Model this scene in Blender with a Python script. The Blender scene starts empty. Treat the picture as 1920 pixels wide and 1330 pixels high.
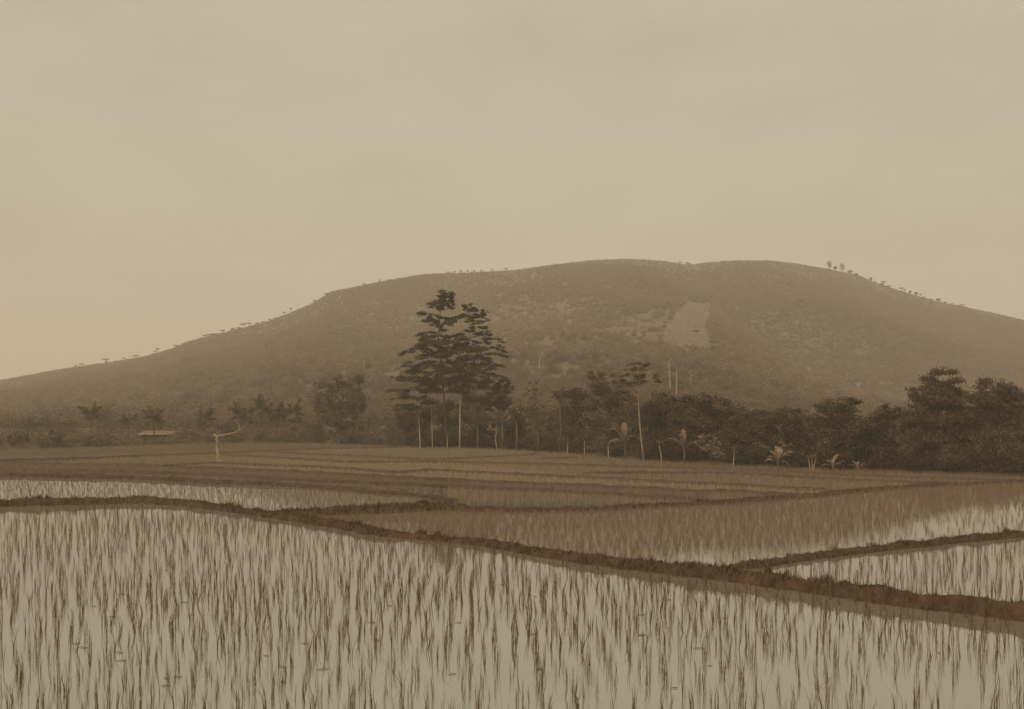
import bpy, math, random
import numpy as np

# ------------------------------------------------------------------ camera, sky, sun
sc = bpy.context.scene
C = sc.collection
F, HX, HY, CH = 1900.0, 960.0, 760.0, 4.2        # focal length in photo pixels, horizon, camera height

cam = bpy.data.cameras.new('camera')
cam.sensor_fit = 'HORIZONTAL'; cam.sensor_width = 36.0
cam.lens = 36.0 * F / 1920.0
cam.shift_y = (HY - 665.0) / 1920.0
cam.clip_start = 0.1; cam.clip_end = 9000
cam_o = bpy.data.objects.new('camera', cam); C.objects.link(cam_o)
cam_o.location = (0, 0, CH); cam_o.rotation_euler = (math.radians(90), 0, 0)
sc.camera = cam_o

SUN_EL, SUN_AZ = 52.0, -140.0                      # behind the camera, to its left
w = bpy.data.worlds.new('World'); sc.world = w; w.use_nodes = True
nt = w.node_tree; nt.nodes.clear()
def N(t, **k):
    n = nt.nodes.new(t)
    for a, b in k.items(): setattr(n, a, b)
    return n
out = N('ShaderNodeOutputWorld'); bg = N('ShaderNodeBackground'); bg.inputs['Strength'].default_value = 0.1
sky = N('ShaderNodeTexSky'); sky.sky_type = 'NISHITA'; sky.sun_disc = False
sky.sun_elevation = math.radians(SUN_EL); sky.sun_rotation = math.radians(SUN_AZ)
sky.dust_density = 4.0; sky.air_density = 1.0
bw = N('ShaderNodeRGBToBW')
SKY_TINT = (1.0, 0.915, 0.735, 1)
# a closed cloud layer: mostly even light, a little of the clear sky's gradient, soft mottling
tc = N('ShaderNodeTexCoord'); mp = N('ShaderNodeMapping'); mp.inputs['Scale'].default_value = (1.6, 1.6, 4.0)
nz = N('ShaderNodeTexNoise'); nz.inputs['Scale'].default_value = 2.6; nz.inputs['Detail'].default_value = 5; nz.inputs['Roughness'].default_value = 0.55
mr = N('ShaderNodeMapRange'); mr.inputs['From Min'].default_value = 0.3; mr.inputs['From Max'].default_value = 0.7
mr.inputs['To Min'].default_value = 0.90; mr.inputs['To Max'].default_value = 1.04
ma = N('ShaderNodeMath', operation='MULTIPLY'); ma.inputs[1].default_value = 0.12
mb = N('ShaderNodeMath', operation='ADD'); mb.inputs[1].default_value = 5.15
mm = N('ShaderNodeMath', operation='MULTIPLY')
tint = N('ShaderNodeVectorMath', operation='SCALE'); tint.inputs[0].default_value = SKY_TINT[:3]
L = nt.links.new
L(sky.outputs[0], bw.inputs[0]); L(bw.outputs[0], ma.inputs[0]); L(ma.outputs[0], mb.inputs[0])
L(tc.outputs['Generated'], mp.inputs[0]); L(mp.outputs[0], nz.inputs['Vector']); L(nz.outputs['Fac'], mr.inputs['Value'])
L(mb.outputs[0], mm.inputs[0]); L(mr.outputs[0], mm.inputs[1])
L(mm.outputs[0], tint.inputs['Scale']); L(tint.outputs[0], bg.inputs['Color']); L(bg.outputs[0], out.inputs[0])

sl = bpy.data.lights.new('sun', 'SUN'); sl.energy = 2.4; sl.angle = math.radians(12); sl.color = (1.0, 0.86, 0.62)
so = bpy.data.objects.new('sun', sl); C.objects.link(so)
so.rotation_euler = (math.radians(90 - SUN_EL), 0, math.radians(180 - SUN_AZ) * 1.0)
so.location = (-200, -200, 300)

sc.view_settings.view_transform = 'Standard'; sc.view_settings.look = 'None'
sc.view_settings.exposure = 0.0; sc.view_settings.gamma = 1.0; sc.view_settings.use_curve_mapping = False
sc.cycles.volume_bounces = 3; sc.cycles.max_bounces = 6; sc.cycles.diffuse_bounces = 3

# ------------------------------------------------------------------ helpers
rng = np.random.default_rng(11)
random.seed(11)
def at(px, py, Y): return np.array([(px - HX) / F * Y, Y, CH + (HY - py) / F * Y])
def gd(py, z=0.0): return (CH - z) * F / (py - HY)
def gp(px, py, z=0.0): return at(px, py, gd(py, z))
def to_px(X, Y, Z): return HX + X / Y * F, HY - (Z - CH) / Y * F

def tag(o, label=None, cat=None, group=None, kind=None):
    if label: o['label'] = label
    if cat: o['category'] = cat
    if group: o['group'] = group
    if kind: o['kind'] = kind
    return o
def link(name, me, mat=None, parent=None, loc=None):
    o = bpy.data.objects.new(name, me); C.objects.link(o)
    if mat is not None and me is not None and not me.materials: me.materials.append(mat)
    if parent is not None: o.parent = parent
    if loc is not None: o.location = tuple(float(c) for c in loc)
    return o
def empty(name, loc): return link(name, None, None, None, loc)
def arr_mesh(name, v, faces, smooth=False):
    """v: Nx3, faces: Mx3 or Mx4 int array"""
    v = np.asarray(v, np.float32); f = np.asarray(faces, np.int32); k = f.shape[1]; m = f.shape[0]
    me = bpy.data.meshes.new(name)
    me.vertices.add(len(v)); me.vertices.foreach_set('co', v.ravel())
    me.loops.add(m * k); me.loops.foreach_set('vertex_index', f.ravel())
    me.polygons.add(m)
    me.polygons.foreach_set('loop_start', np.arange(0, m * k, k, dtype=np.int32))
    me.polygons.foreach_set('loop_total', np.full(m, k, np.int32))
    if smooth: me.polygons.foreach_set('use_smooth', np.ones(m, bool))
    me.update(calc_edges=True); me.validate()
    return me
class MB:
    """collects quads/tris"""
    def __init__(s): s.v = []; s.f = []; s.n = 0
    def add(s, v, f):
        s.v.append(np.asarray(v, float)); s.f += [tuple(i + s.n for i in q) for q in f]; s.n += len(v)
    def tube(s, pts, rad, k=7, wob=0.0):
        pts = [np.asarray(p, float) for p in pts]; V = []; Fc = []
        for i, p in enumerate(pts):
            d = pts[min(i + 1, len(pts) - 1)] - pts[max(i - 1, 0)]; d = d / (np.linalg.norm(d) + 1e-9)
            u = np.cross(d, (0.3, 1, 0.2)); u /= np.linalg.norm(u) + 1e-9; q = np.cross(d, u)
            for j in range(k):
                a = 2 * math.pi * j / k; r = rad[i] * (1 + wob * random.uniform(-1, 1))
                V.append(p + r * (math.cos(a) * u + math.sin(a) * q))
        for i in range(len(pts) - 1):
            for j in range(k):
                Fc.append((i * k + j, i * k + (j + 1) % k, (i + 1) * k + (j + 1) % k, (i + 1) * k + j))
        Fc.append(tuple(range(k))[::-1]); Fc.append(tuple((len(pts) - 1) * k + j for j in range(k)))
        s.add(V, Fc)
    def box(s, lo, hi):
        x0, y0, z0 = lo; x1, y1, z1 = hi
        s.add([(x0,y0,z0),(x1,y0,z0),(x1,y1,z0),(x0,y1,z0),(x0,y0,z1),(x1,y0,z1),(x1,y1,z1),(x0,y1,z1)],
              [(0,3,2,1),(4,5,6,7),(0,1,5,4),(1,2,6,5),(2,3,7,6),(3,0,4,7)])
    def mesh(s, name, smooth=False):
        me = bpy.data.meshes.new(name); me.from_pydata(np.vstack(s.v).tolist(), [], s.f)
        if smooth:
            for p in me.polygons: p.use_smooth = True
        me.update(); return me
def unit(v): return v / (np.linalg.norm(v, axis=-1, keepdims=True) + 1e-9)
def leaves(c, Lw, Ww, up=0.5, droop=0.0, r=rng):
    """diamond leaves round the centres c (Nx3)"""
    n = len(c)
    u = unit(r.normal(size=(n, 3)) * np.array([1, 1, 0.55]) - np.array([0, 0, droop]))
    nn = unit(r.normal(size=(n, 3)) + np.array([0, 0, 1]) * up * 3)
    v = unit(np.cross(u, nn))
    l = (Lw * r.uniform(0.6, 1.35, n))[:, None]; wd = (Ww * r.uniform(0.6, 1.35, n))[:, None]
    V = np.stack([c - u * l * .5, c + v * wd * .5 + u * l * .05, c + u * l * .5, c - v * wd * .5 + u * l * .05], 1).reshape(-1, 3)
    Fq = np.arange(4 * n).reshape(n, 4)
    return V, Fq
_perm = np.random.default_rng(3).uniform(0, 1, (64, 64))
def vnoise(x, y):
    x = np.asarray(x, float); y = np.asarray(y, float)
    xi = np.floor(x).astype(int); yi = np.floor(y).astype(int); fx = x - xi; fy = y - yi
    fx = fx * fx * (3 - 2 * fx); fy = fy * fy * (3 - 2 * fy)
    g = lambda a, b: _perm[a % 64, b % 64]
    return (g(xi, yi) * (1 - fx) + g(xi + 1, yi) * fx) * (1 - fy) + (g(xi, yi + 1) * (1 - fx) + g(xi + 1, yi + 1) * fx) * fy
def fbm(x, y, o=4):
    t = 0; a = 1; s = 0
    for i in range(o): t = t + a * vnoise(x * 2 ** i + 17.3 * i, y * 2 ** i + 5.1 * i); s += a; a *= .5
    return t / s - 0.5

# ------------------------------------------------------------------ materials
def S(v):
    """brown-toned base colour of brightness v"""
    if isinstance(v, tuple): return v
    k = min(1.0, max(0.0, (v - 0.02) / 0.33)) ** 0.6
    return (v, v * (0.44 + 0.315 * k), v * (0.235 + 0.25 * k), 1)
def mat(name, lo, hi, scale=3.0, rough=0.85, island=0.0, obj=0.0, bump=0.0, trans=0.0, spec=0.3, bscale=None, coord='Object'):
    m = bpy.data.materials.new(name); m.use_nodes = True; t = m.node_tree; b = t.nodes['Principled BSDF']
    b.inputs['Roughness'].default_value = rough; b.inputs['Specular IOR Level'].default_value = spec
    co = t.nodes.new('ShaderNodeTexCoord'); nz = t.nodes.new('ShaderNodeTexNoise')
    nz.inputs['Scale'].default_value = scale; nz.inputs['Detail'].default_value = 6; nz.inputs['Roughness'].default_value = 0.6
    t.links.new(co.outputs[coord], nz.inputs['Vector'])
    fac = nz.outputs['Fac']
    mr = t.nodes.new('ShaderNodeMapRange'); mr.inputs['From Min'].default_value = 0.28; mr.inputs['From Max'].default_value = 0.72
    t.links.new(fac, mr.inputs['Value']); fac = mr.outputs[0]
    for amt, node, sock in ((island, 'ShaderNodeNewGeometry', 'Random Per Island'), (obj, 'ShaderNodeObjectInfo', 'Random')):
        if amt:
            g = t.nodes.new(node); mx = t.nodes.new('ShaderNodeMix'); mx.data_type = 'FLOAT'
            mx.inputs[0].default_value = amt
            t.links.new(fac, mx.inputs[2]); t.links.new(g.outputs[sock], mx.inputs[3]); fac = mx.outputs[0]
    mc = t.nodes.new('ShaderNodeMix'); mc.data_type = 'RGBA'
    mc.inputs[6].default_value = S(lo); mc.inputs[7].default_value = S(hi)
    t.links.new(fac, mc.inputs[0]); t.links.new(mc.outputs[2], b.inputs['Base Color'])
    if bump:
        n2 = t.nodes.new('ShaderNodeTexNoise'); n2.inputs['Scale'].default_value = bscale or scale * 4; n2.inputs['Detail'].default_value = 5
        t.links.new(co.outputs[coord], n2.inputs['Vector'])
        bp = t.nodes.new('ShaderNodeBump'); bp.inputs['Strength'].default_value = bump; bp.inputs['Distance'].default_value = 0.05
        t.links.new(n2.outputs['Fac'], bp.inputs['Height']); t.links.new(bp.outputs[0], b.inputs['Normal'])
    if trans:
        tr = t.nodes.new('ShaderNodeBsdfTranslucent'); mxs = t.nodes.new('ShaderNodeMixShader'); mxs.inputs[0].default_value = trans
        t.links.new(mc.outputs[2], tr.inputs['Color'])
        o = t.nodes['Material Output']
        t.links.new(b.outputs[0], mxs.inputs[1]); t.links.new(tr.outputs[0], mxs.inputs[2]); t.links.new(mxs.outputs[0], o.inputs[0])
    return m
M = dict(
    soil=mat('wet_soil', 0.05, 0.10, 2.0, 0.8, bump=0.5),
    bund=mat('bund_earth', 0.03, 0.11, 3.5, 0.9, bump=1.0, bscale=14),
    bgrass=mat('bund_grass', 0.05, 0.18, 0.7, 0.8, island=0.75, trans=0.15),
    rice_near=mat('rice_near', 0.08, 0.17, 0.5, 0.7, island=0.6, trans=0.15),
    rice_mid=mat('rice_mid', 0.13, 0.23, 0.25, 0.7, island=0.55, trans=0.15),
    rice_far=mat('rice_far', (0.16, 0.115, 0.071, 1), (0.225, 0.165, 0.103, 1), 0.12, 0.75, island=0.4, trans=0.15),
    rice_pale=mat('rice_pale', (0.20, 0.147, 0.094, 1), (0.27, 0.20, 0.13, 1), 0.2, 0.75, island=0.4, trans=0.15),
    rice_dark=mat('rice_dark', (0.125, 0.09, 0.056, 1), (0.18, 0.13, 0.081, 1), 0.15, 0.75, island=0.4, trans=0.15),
    leaf_dark=mat('leaf_dark', 0.05, 0.13, 0.8, 0.75, island=0.55, trans=0.15),
    leaf_mid=mat('leaf_mid', 0.085, 0.19, 0.8, 0.75, island=0.55, trans=0.18),
    leaf_pale=mat('leaf_pale', 0.14, 0.29, 0.9, 0.7, island=0.6, trans=0.2),
    leaf_glossy=mat('leaf_glossy', 0.11, 0.22, 1.2, 0.45, island=0.4, trans=0.2, spec=0.5),
    scrub=mat('hill_scrub', 0.18, 0.30, 0.25, 0.85, island=0.2, obj=0.6, trans=0.1),
    wood=mat('foothill_leaf', 0.11, 0.22, 0.25, 0.85, island=0.25, obj=0.6, trans=0.1),
    hill=mat('hill_ground', (0.10, 0.074, 0.046, 1), (0.15, 0.111, 0.069, 1), 0.02, 0.95, bump=0.0),
    plot=mat('cleared_soil', (0.115, 0.086, 0.054, 1), (0.155, 0.116, 0.073, 1), 0.05, 0.95),
    fallow=mat('fallow_soil', (0.105, 0.078, 0.049, 1), (0.13, 0.097, 0.061, 1), 0.05, 0.95),
    bark=mat('bark', 0.06, 0.14, 3.0, 0.9, bump=0.4),
    bark_mid=mat('bark_mid', 0.16, 0.34, 2.2, 0.85, bump=0.3),
    bark_pale=mat('bark_pale', 0.25, 0.52, 2.2, 0.85, bump=0.3),
    deadwood=mat('dead_wood', 0.13, 0.40, 6.0, 0.9, bump=0.9),
    thatch=mat('thatch', 0.10, 0.2, 5.0, 0.95, bump=0.6),
    plaster=mat('lime_wall', 0.35, 0.55, 2.0, 0.9),
    dark=mat('dark_boards', 0.03, 0.06, 4.0, 0.9),
)
def water_mat():
    m = bpy.data.materials.new('paddy_water'); m.use_nodes = True; t = m.node_tree; b = t.nodes['Principled BSDF']
    b.inputs['Roughness'].default_value = 0.03; b.inputs['IOR'].default_value = 5.5
    co = t.nodes.new('ShaderNodeTexCoord'); nz = t.nodes.new('ShaderNodeTexNoise'); nz.inputs['Scale'].default_value = 0.35; nz.inputs['Detail'].default_value = 6
    t.links.new(co.outputs['Object'], nz.inputs['Vector'])
    mc = t.nodes.new('ShaderNodeMix'); mc.data_type = 'RGBA'; mc.inputs[6].default_value = (0.15, 0.125, 0.10, 1); mc.inputs[7].default_value = (0.23, 0.20, 0.16, 1)
    t.links.new(nz.outputs['Fac'], mc.inputs[0]); t.links.new(mc.outputs[2], b.inputs['Base Color'])
    n2 = t.nodes.new('ShaderNodeTexNoise'); n2.inputs['Scale'].default_value = 5.0; n2.inputs['Detail'].default_value = 3
    t.links.new(co.outputs['Object'], n2.inputs['Vector'])
    bp = t.nodes.new('ShaderNodeBump'); bp.inputs['Strength'].default_value = 0.06; bp.inputs['Distance'].default_value = 0.02
    t.links.new(n2.outputs['Fac'], bp.inputs['Height']); t.links.new(bp.outputs[0], b.inputs['Normal'])
    return m
M['water'] = water_mat()

BUNDS = dict(
 main=[(-120,958,936),(0,953,931),(130,950,928),(260,946,926),(340,951,935),(450,965,950),(520,976,958),(620,992,971),(700,1007,989),(780,1014,999),(900,1026,1007),(1000,1046,1021),(1100,1062,1035),
       (1240,1080,1047),(1400,1100,1060),(1500,1115,1071),(1600,1131,1084),(1700,1145,1097),(1808,1157,1107),(1960,1178,1124),(2100,1200,1142)],
 side=[(1350,1074,1054),(1440,1066,1047),(1520,1053,1037),(1600,1042,1025),(1700,1032,1014),(1808,1020,1004),(1960,1006,990),(2100,992,977)],
 mid=[(480,970,956),(520,968,951),(580,968,948),(640,966,944),(740,963,938),(800,959,932),(830,957,933),(860,960,946),(920,959,948),(1000,962,951),(1100,959,950),(1200,954,946),(1300,949,941),
      (1400,943,935),(1480,937,929),(1540,933,925),(1600,925,918),(1700,917,911),(1808,911,906),(1960,905,900),(2100,899,895)],
 b4=[(-120,891,880),(0,894,883),(135,897,885),(200,898,887),(300,902,890),(400,908,896),(500,911,901),(600,917,908),(700,926,917),(760,931,923),(810,936,929),(840,944,936)],
 b5=[(-120,879,876),(60,883,880),(200,886,882),(300,889,884),(400,893,887),(500,900,893),(600,904,899),(700,908,904),(800,912,908),(900,918,914),(1000,922,918),(1130,928,923),(1200,934,929),(1330,940,934)],
 b6=[(-120,866,863),(130,872,869),(220,873,870),(300,875,871),(400,870,867.5),(480,873.5,871),(560,876,873.5),(640,880,877.5),(700,885,882),(735,889,886),(765,887,884),(810,883,880),(880,887,884),(1000,893,890),(1130,899,896),(1250,906,903),(1400,913,910),(1500,919,916),(1580,922,918)],
 b7=[(300,877,874.5),(400,879,876),(500,884,881),(590,888,885.5),(690,894,891.5),(800,900,897.5),(900,905,902),(1060,911,908),(1130,915,912),(1200,917,914),(1270,922,918),(1400,925,921),(1500,932,928),(1550,933,929)],
 bank=[(-160,869,859),(0,866,857),(135,863,855),(200,859,853),(300,855,849.5),(410,851,847),(500,846.5,843.5),(560,844,841.5),(620,842,840),(740,840,838),(800,841,839)],
 l1=[(495,848,846),(580,853,851),(660,856,854),(780,862,860),(820,863,861),(880,860,858),(940,857,855),(1030,852,850)],
 l2=[(400,853,851),(500,859,857),(570,863,861),(650,868,866),(720,868,866),(800,867,865.5),(940,870,868),(1100,874,872),(1250,879,877),(1400,884,882),(1520,890,888),(1700,897,894),(1808,901,898.5),(1960,906,903)],
 l3=[(1000,861,859.5),(1050,860.5,859),(1100,858.5,857)],
 l4=[(1080,889,887),(1200,888,886),(1300,887.5,885.5),(1400,890,888),(1500,896,893.5),(1600,902,900),(1700,906,904),(1808,910,907)],
 l5=[(-160,846,844),(135,840,838.3),(200,838,836.5),(300,836,834.6),(410,833,831.8),(520,833,832)],
)
BELT = [(-400,856),(0,841),(130,838),(300,832.5),(420,829),(560,830),(700,834),(760,837),(850,839),(940,842),(1030,847.5),(1100,852),(1200,862),
        (1300,868),(1400,874),(1500,878),(1600,882),(1700,886),(1808,890),(1960,895),(2300,905)]
bx_, by_ = np.array(BELT).T
belt = lambda x: np.interp(x, bx_, by_)
# Beyond the near paddies the terraces step down towards the wood, about four metres in all.
CAM = np.array([0, 0, CH]); DROP = 1.9
_b4 = np.array(BUNDS['b4'], float); _mi = np.array(BUNDS['mid'], float)
def brink(px):
    px = np.asarray(px, float); k_ = np.clip((px - 800) / 60, 0, 1)
    return np.interp(px, _b4[:, 0], _b4[:, 1]) * (1 - k_) + np.interp(px, _mi[:, 0], _mi[:, 1]) * k_ - 3
def fall(px, py):
    y0 = brink(px); u = np.clip((y0 - np.asarray(py, float)) / np.maximum(y0 - belt(px), 4), 0, 1)
    return 1 + (DROP - 1) * u ** 1.1
def lower(V, G=None):
    """move points laid out on the level plane down onto the falling terraces"""
    V = np.asarray(V, float); G = V if G is None else np.asarray(G, float)
    px, py = to_px(G[..., 0], G[..., 1], 0 * G[..., 0]); return CAM + fall(px, py)[..., None] * (V - CAM)
def settle(e, base):
    """stand a thing on the falling ground"""
    px, py = to_px(base[0], base[1], 0.0); s_ = float(fall(px, min(py, 1200))); e.location = tuple(float(c) for c in CAM + s_ * (base - CAM)); e.scale = (s_, s_, s_); return e

# ------------------------------------------------------------------ setting: ground, water, verge, hills
def grid_mesh(name, x0, x1, y0, y1, nx, ny, zf):
    xs, ys = np.meshgrid(np.linspace(x0, x1, nx), np.linspace(y0, y1, ny))
    v = np.stack([xs.ravel(), ys.ravel(), zf(xs, ys).ravel()], 1)
    i = np.arange(nx * ny).reshape(ny, nx)
    f = np.stack([i[:-1, :-1], i[:-1, 1:], i[1:, 1:], i[1:, :-1]], -1).reshape(-1, 4)
    return arr_mesh(name, v, f, True)
tag(link('ground', grid_mesh('ground', -2600, 2600, -120, 3400, 40, 40, lambda x, y: 0 * x - 5.2), M['soil']), kind='structure')
def sheet(name, top, bot, z, fallen, n=260, m_=40):
    px = np.linspace(-1300, 3200, n); rows = []
    for t in np.linspace(0, 1, m_):
        py = 1 / ((1 - t) / (top(px) - HY) + t / (bot(px) - HY)) + HY; d = gd(py, z); v = np.stack([(px - HX) / F * d, d, 0 * d + z], 1)
        rows.append(lower(v) if fallen else v)
    i = np.arange(n * m_).reshape(m_, n); f = np.stack([i[:-1, :-1], i[1:, :-1], i[1:, 1:], i[:-1, 1:]], -1).reshape(-1, 4)
    return arr_mesh(name, np.vstack(rows), f, True)
tag(link('water', sheet('water', lambda p: brink(p) + 1.0, lambda p: 0 * p + 2600, 0.0, False), M['water']), kind='structure')
tag(link('terraced_paddies', sheet('terraced_paddies', lambda p: belt(p) - 1.0, lambda p: brink(p) + 2.5, -0.02, True), M['water']), kind='structure')

def verge():
    pts = []; nx = 160
    px = np.linspace(-1300, 3200, nx); rows = []
    for k, (dd, z) in enumerate([(0, -0.1), (0.25, 0.10), (1.0, 0.18), (8, 0.22), (30, 0.3), (62, 0.5)]):
        r = []
        for p in px:
            g = gp(p, belt(p)); Y = g[1] + dd
            r.append(((p - HX) / F * Y, Y + (0.4 * fbm(p * .05, 2.0) if k < 3 else 0), z + (0.08 * fbm(p * .2, k * 3.0) if 0 < k < 4 else 0)))
        rows.append(r)
    v = lower(np.array(rows)).reshape(-1, 3); i = np.arange(len(rows) * nx).reshape(len(rows), nx)
    f = np.stack([i[:-1, :-1], i[:-1, 1:], i[1:, 1:], i[1:, :-1]], -1).reshape(-1, 4)
    return arr_mesh('verge', v, f, True)
tag(link('verge', verge(), M['bund']), kind='structure')

CREST_F = np.array([(-700,770),(-300,745),(0,715),(135,690),(200,681),(270,669),(320,656),(350,642),(380,634),(440,619),(500,603),(540,588),(585,569),(620,547),(660,539),
    (720,527),(800,515),(850,513),(920,510),(980,505),(1050,495),(1110,488),(1180,485),(1240,489),(1290,496),(1340,510),(1390,534),(1440,566),(1500,610),
    (1600,672),(1700,708),(1808,725),(1960,738),(2300,750),(2700,758)], float)
CREST_B = np.array([(900,765),(1150,720),(1220,620),(1262,535),(1292,496.5),(1340,491),(1390,488),(1440,488.5),(1490,494),(1540,502),(1565,507),(1610,516),(1640,529),(1700,549),
    (1760,566),(1808,575),(1920,600),(2100,640),(2400,700),(2800,750)], float)
class Hill:
    def __init__(s, crest, Yf, Yc, p, seed, x0, x1):
        s.c, s.Yf, s.Yc, s.p, s.seed, s.x0, s.x1 = crest, Yf, Yc, p, seed, x0, x1
    def yc(s, px): return s.Yc * (1 + 0.10 * fbm(px * 0.004 + s.seed, 1.7, 2))
    def z(s, px, Y):
        px = np.asarray(px, float); Y = np.asarray(Y, float)
        yc = s.yc(px); zc = np.maximum(CH + (HY - np.interp(px, s.c[:, 0], s.c[:, 1])) / F * yc, 2.0)
        t = (Y - s.Yf) / (yc - s.Yf); tt = np.clip(t, 0, 1)
        z = zc * tt ** s.p - 4.6 * (1 - tt)
        win = np.sin(math.pi * tt) ** 0.8
        X = (px - HX) / F * Y
        rid = 1 - 2 * np.abs(fbm(X * 0.005 + s.seed, Y * 0.0017 + s.seed, 3)) * 2
        z = z + win * zc * (0.24 * fbm(X * 0.0045 + s.seed, Y * 0.003, 4) + 0.10 * (rid - 0.6))
        over = np.clip(t - 1, 0, 1)
        z = z * (1 - over * 1.2) - np.where(t > 1, 0.25 * zc * over, 0)
        z = z + np.where((t > 0.02), 0.9 * fbm(X * 0.08, Y * 0.08, 3) * np.clip(1.15 - np.abs(2*tt-1.0), 0, 1) , 0)
        return np.where(t < 0, -5.3, z - 0.15)
    def mesh(s, name, nx, ny):
        px = np.linspace(s.x0, s.x1, nx)
        tt = np.concatenate([[-0.02], np.linspace(0, 1, ny) ** 1.2, [1.03, 1.08, 1.2, 1.5, 1.9]])
        P, T = np.meshgrid(px, tt); Y = s.Yf + T * (s.yc(P) - s.Yf)
        Z = s.z(P, Y); v = np.stack([(P - HX) / F * Y, Y, np.maximum(Z, -5.6)], -1).reshape(-1, 3)
        i = np.arange(P.size).reshape(P.shape)
        f = np.stack([i[:-1, :-1], i[:-1, 1:], i[1:, 1:], i[1:, :-1]], -1).reshape(-1, 4)
        return arr_mesh(name, v, f, True)
    def hit(s, px, py):
        Y = np.linspace(s.Yf + 5, float(s.yc(np.array(px))) , 700); Z = s.z(np.full_like(Y, px), Y)
        q = HY - (Z - CH) / Y * F; k = np.argmax(q <= py)
        if q[k] > py: k = int(np.argmin(q))
        return np.array([(px - HX) / F * Y[k], Y[k], Z[k]])
HF = Hill(CREST_F, 285., 1150., 1.2, 2.3, -650, 2650)
HB = Hill(CREST_B, 460., 1190., 1.15, 7.9, 1100, 2750)
tag(link('hill', HF.mesh('hill', 420, 150), M['hill']), 'long scrub covered hill rising behind the paddies', kind='structure')
tag(link('hill_behind', HB.mesh('hill_behind', 240, 60), M['hill']), 'second rounded summit behind the first at right', kind='structure')

# cleared plots on the slope (draped sheets, their own bare soil and stubble)
def inpoly(x, y, poly):
    r = np.zeros(np.shape(x), bool); n = len(poly)
    for i in range(n):
        x0, y0 = poly[i]; x1, y1 = poly[(i + 1) % n]
        c = ((y0 > y) != (y1 > y)) & (x < (x1 - x0) * (y - y0) / (y1 - y0 + 1e-9) + x0); r ^= c
    return r
PLOT1 = [(1286,570),(1333,568),(1327,613),(1346,660),(1236,648),(1250,605)]
PLOT2 = [(1180,590),(1283,571),(1248,606),(1232,650),(1130,622)]

# clump meshes for scrub, scattered on the hills
def clump(n, L, W, flat=0.8, seed=1):
    r = np.random.default_rng(seed)
    k = r.integers(4, 8); cc = np.stack([r.normal(0, .33, k), r.normal(0, .33, k), r.uniform(.15, .75, k) * flat], 1)
    c = cc[r.integers(0, k, n)] + r.normal(0, 0.17, (n, 3)); c[:, 2] = np.abs(c[:, 2])
    V, f = leaves(c, L, W, 0.5, r=r)
    return arr_mesh('scrub_clump', V, f)
def scatter_group(tag_, m, n_, l_, w_):
    src = bpy.data.collections.new(tag_)
    for i in range(6):
        o = bpy.data.objects.new('scrub_clump', clump(n_, l_, w_, [0.8, 1.0, 0.6, 1.2, 0.7, 0.9][i], 40 + i)); o.data.materials.append(m); src.objects.link(o)
    ng = bpy.data.node_groups.new(tag_, 'GeometryNodeTree')
    ng.interface.new_socket('Geometry', in_out='INPUT', socket_type='NodeSocketGeometry')
    ng.interface.new_socket('Geometry', in_out='OUTPUT', socket_type='NodeSocketGeometry')
    gi = ng.nodes.new('NodeGroupInput'); go = ng.nodes.new('NodeGroupOutput')
    iop = ng.nodes.new('GeometryNodeInstanceOnPoints'); ci = ng.nodes.new('GeometryNodeCollectionInfo')
    ci.inputs['Collection'].default_value = src; ci.inputs['Separate Children'].default_value = True
    iop.inputs['Pick Instance'].default_value = True
    na = ng.nodes.new('GeometryNodeInputNamedAttribute'); na.data_type = 'FLOAT'; na.inputs['Name'].default_value = 'scl'
    rv = ng.nodes.new('FunctionNodeRandomValue'); rv.data_type = 'FLOAT_VECTOR'; rv.inputs[1].default_value = (0.15, 0.15, 6.28); rv.inputs[0].default_value = (-0.15, -0.15, 0)
    ng.links.new(gi.outputs[0], iop.inputs['Points']); ng.links.new(ci.outputs[0], iop.inputs['Instance'])
    ng.links.new(na.outputs['Attribute'], iop.inputs['Scale']); ng.links.new(rv.outputs[0], iop.inputs['Rotation']); ng.links.new(iop.outputs[0], go.inputs[0])
    return ng
SCRUB = scatter_group('scrub_scatter', M['scrub'], 800, 0.10, 0.062)
WOOD = scatter_group('wood_scatter', M['wood'], 1100, 0.085, 0.052)
def scatter(name, pts, scl, label, ng=SCRUB):
    me = bpy.data.meshes.new(name); me.vertices.add(len(pts)); me.vertices.foreach_set('co', np.asarray(pts, np.float32).ravel())
    a = me.attributes.new('scl', 'FLOAT', 'POINT'); a.data.foreach_set('value', np.asarray(scl, np.float32)); me.update()
    o = link(name, me); md = o.modifiers.new('scatter', 'NODES'); md.node_group = ng
    return tag(o, label, kind='stuff')
def scrub_points(hill, n, x0, x1, t0=0.0):
    px = rng.uniform(x0, x1, n); yc = hill.yc(px)
    u = rng.uniform(0, 1, n); a = hill.Yf + t0 * (yc - hill.Yf); Y = np.sqrt(a ** 2 + u * (yc ** 2 * 1.0 - a ** 2))
    X = (px - HX) / F * Y; Z = hill.z(px, Y); q = HY - (Z - CH) / Y * F
    d = fbm(X * 0.009, Y * 0.009, 4) * 2
    wx, wy = px + 24 * fbm(px * .09, q * .09), q + 16 * fbm(px * .09 + 40, q * .09)
    keep = ~(inpoly(wx, wy, PLOT1) & (rng.uniform(0, 1, n) < 1.1)) & (rng.uniform(0, 1, n) < np.clip(0.72 + 0.8 * d, 0.3, 1)) & ~(inpoly(wx, wy, PLOT2) & (rng.uniform(0, 1, n) < .8))
    near = np.clip((560 - Y) / 280, 0, 1)
    ridge = np.clip((Y / yc - 0.93) / 0.07, 0, 1)
    s = (rng.uniform(1.1, 2.4, n) + 1.6 * np.clip(d, 0, 1) + rng.uniform(0, 2.6, n) * near) * (1 - 0.55 * ridge)
    return np.stack([X, Y, Z - 0.1], 1)[keep], 1.32 * s[keep]
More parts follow.
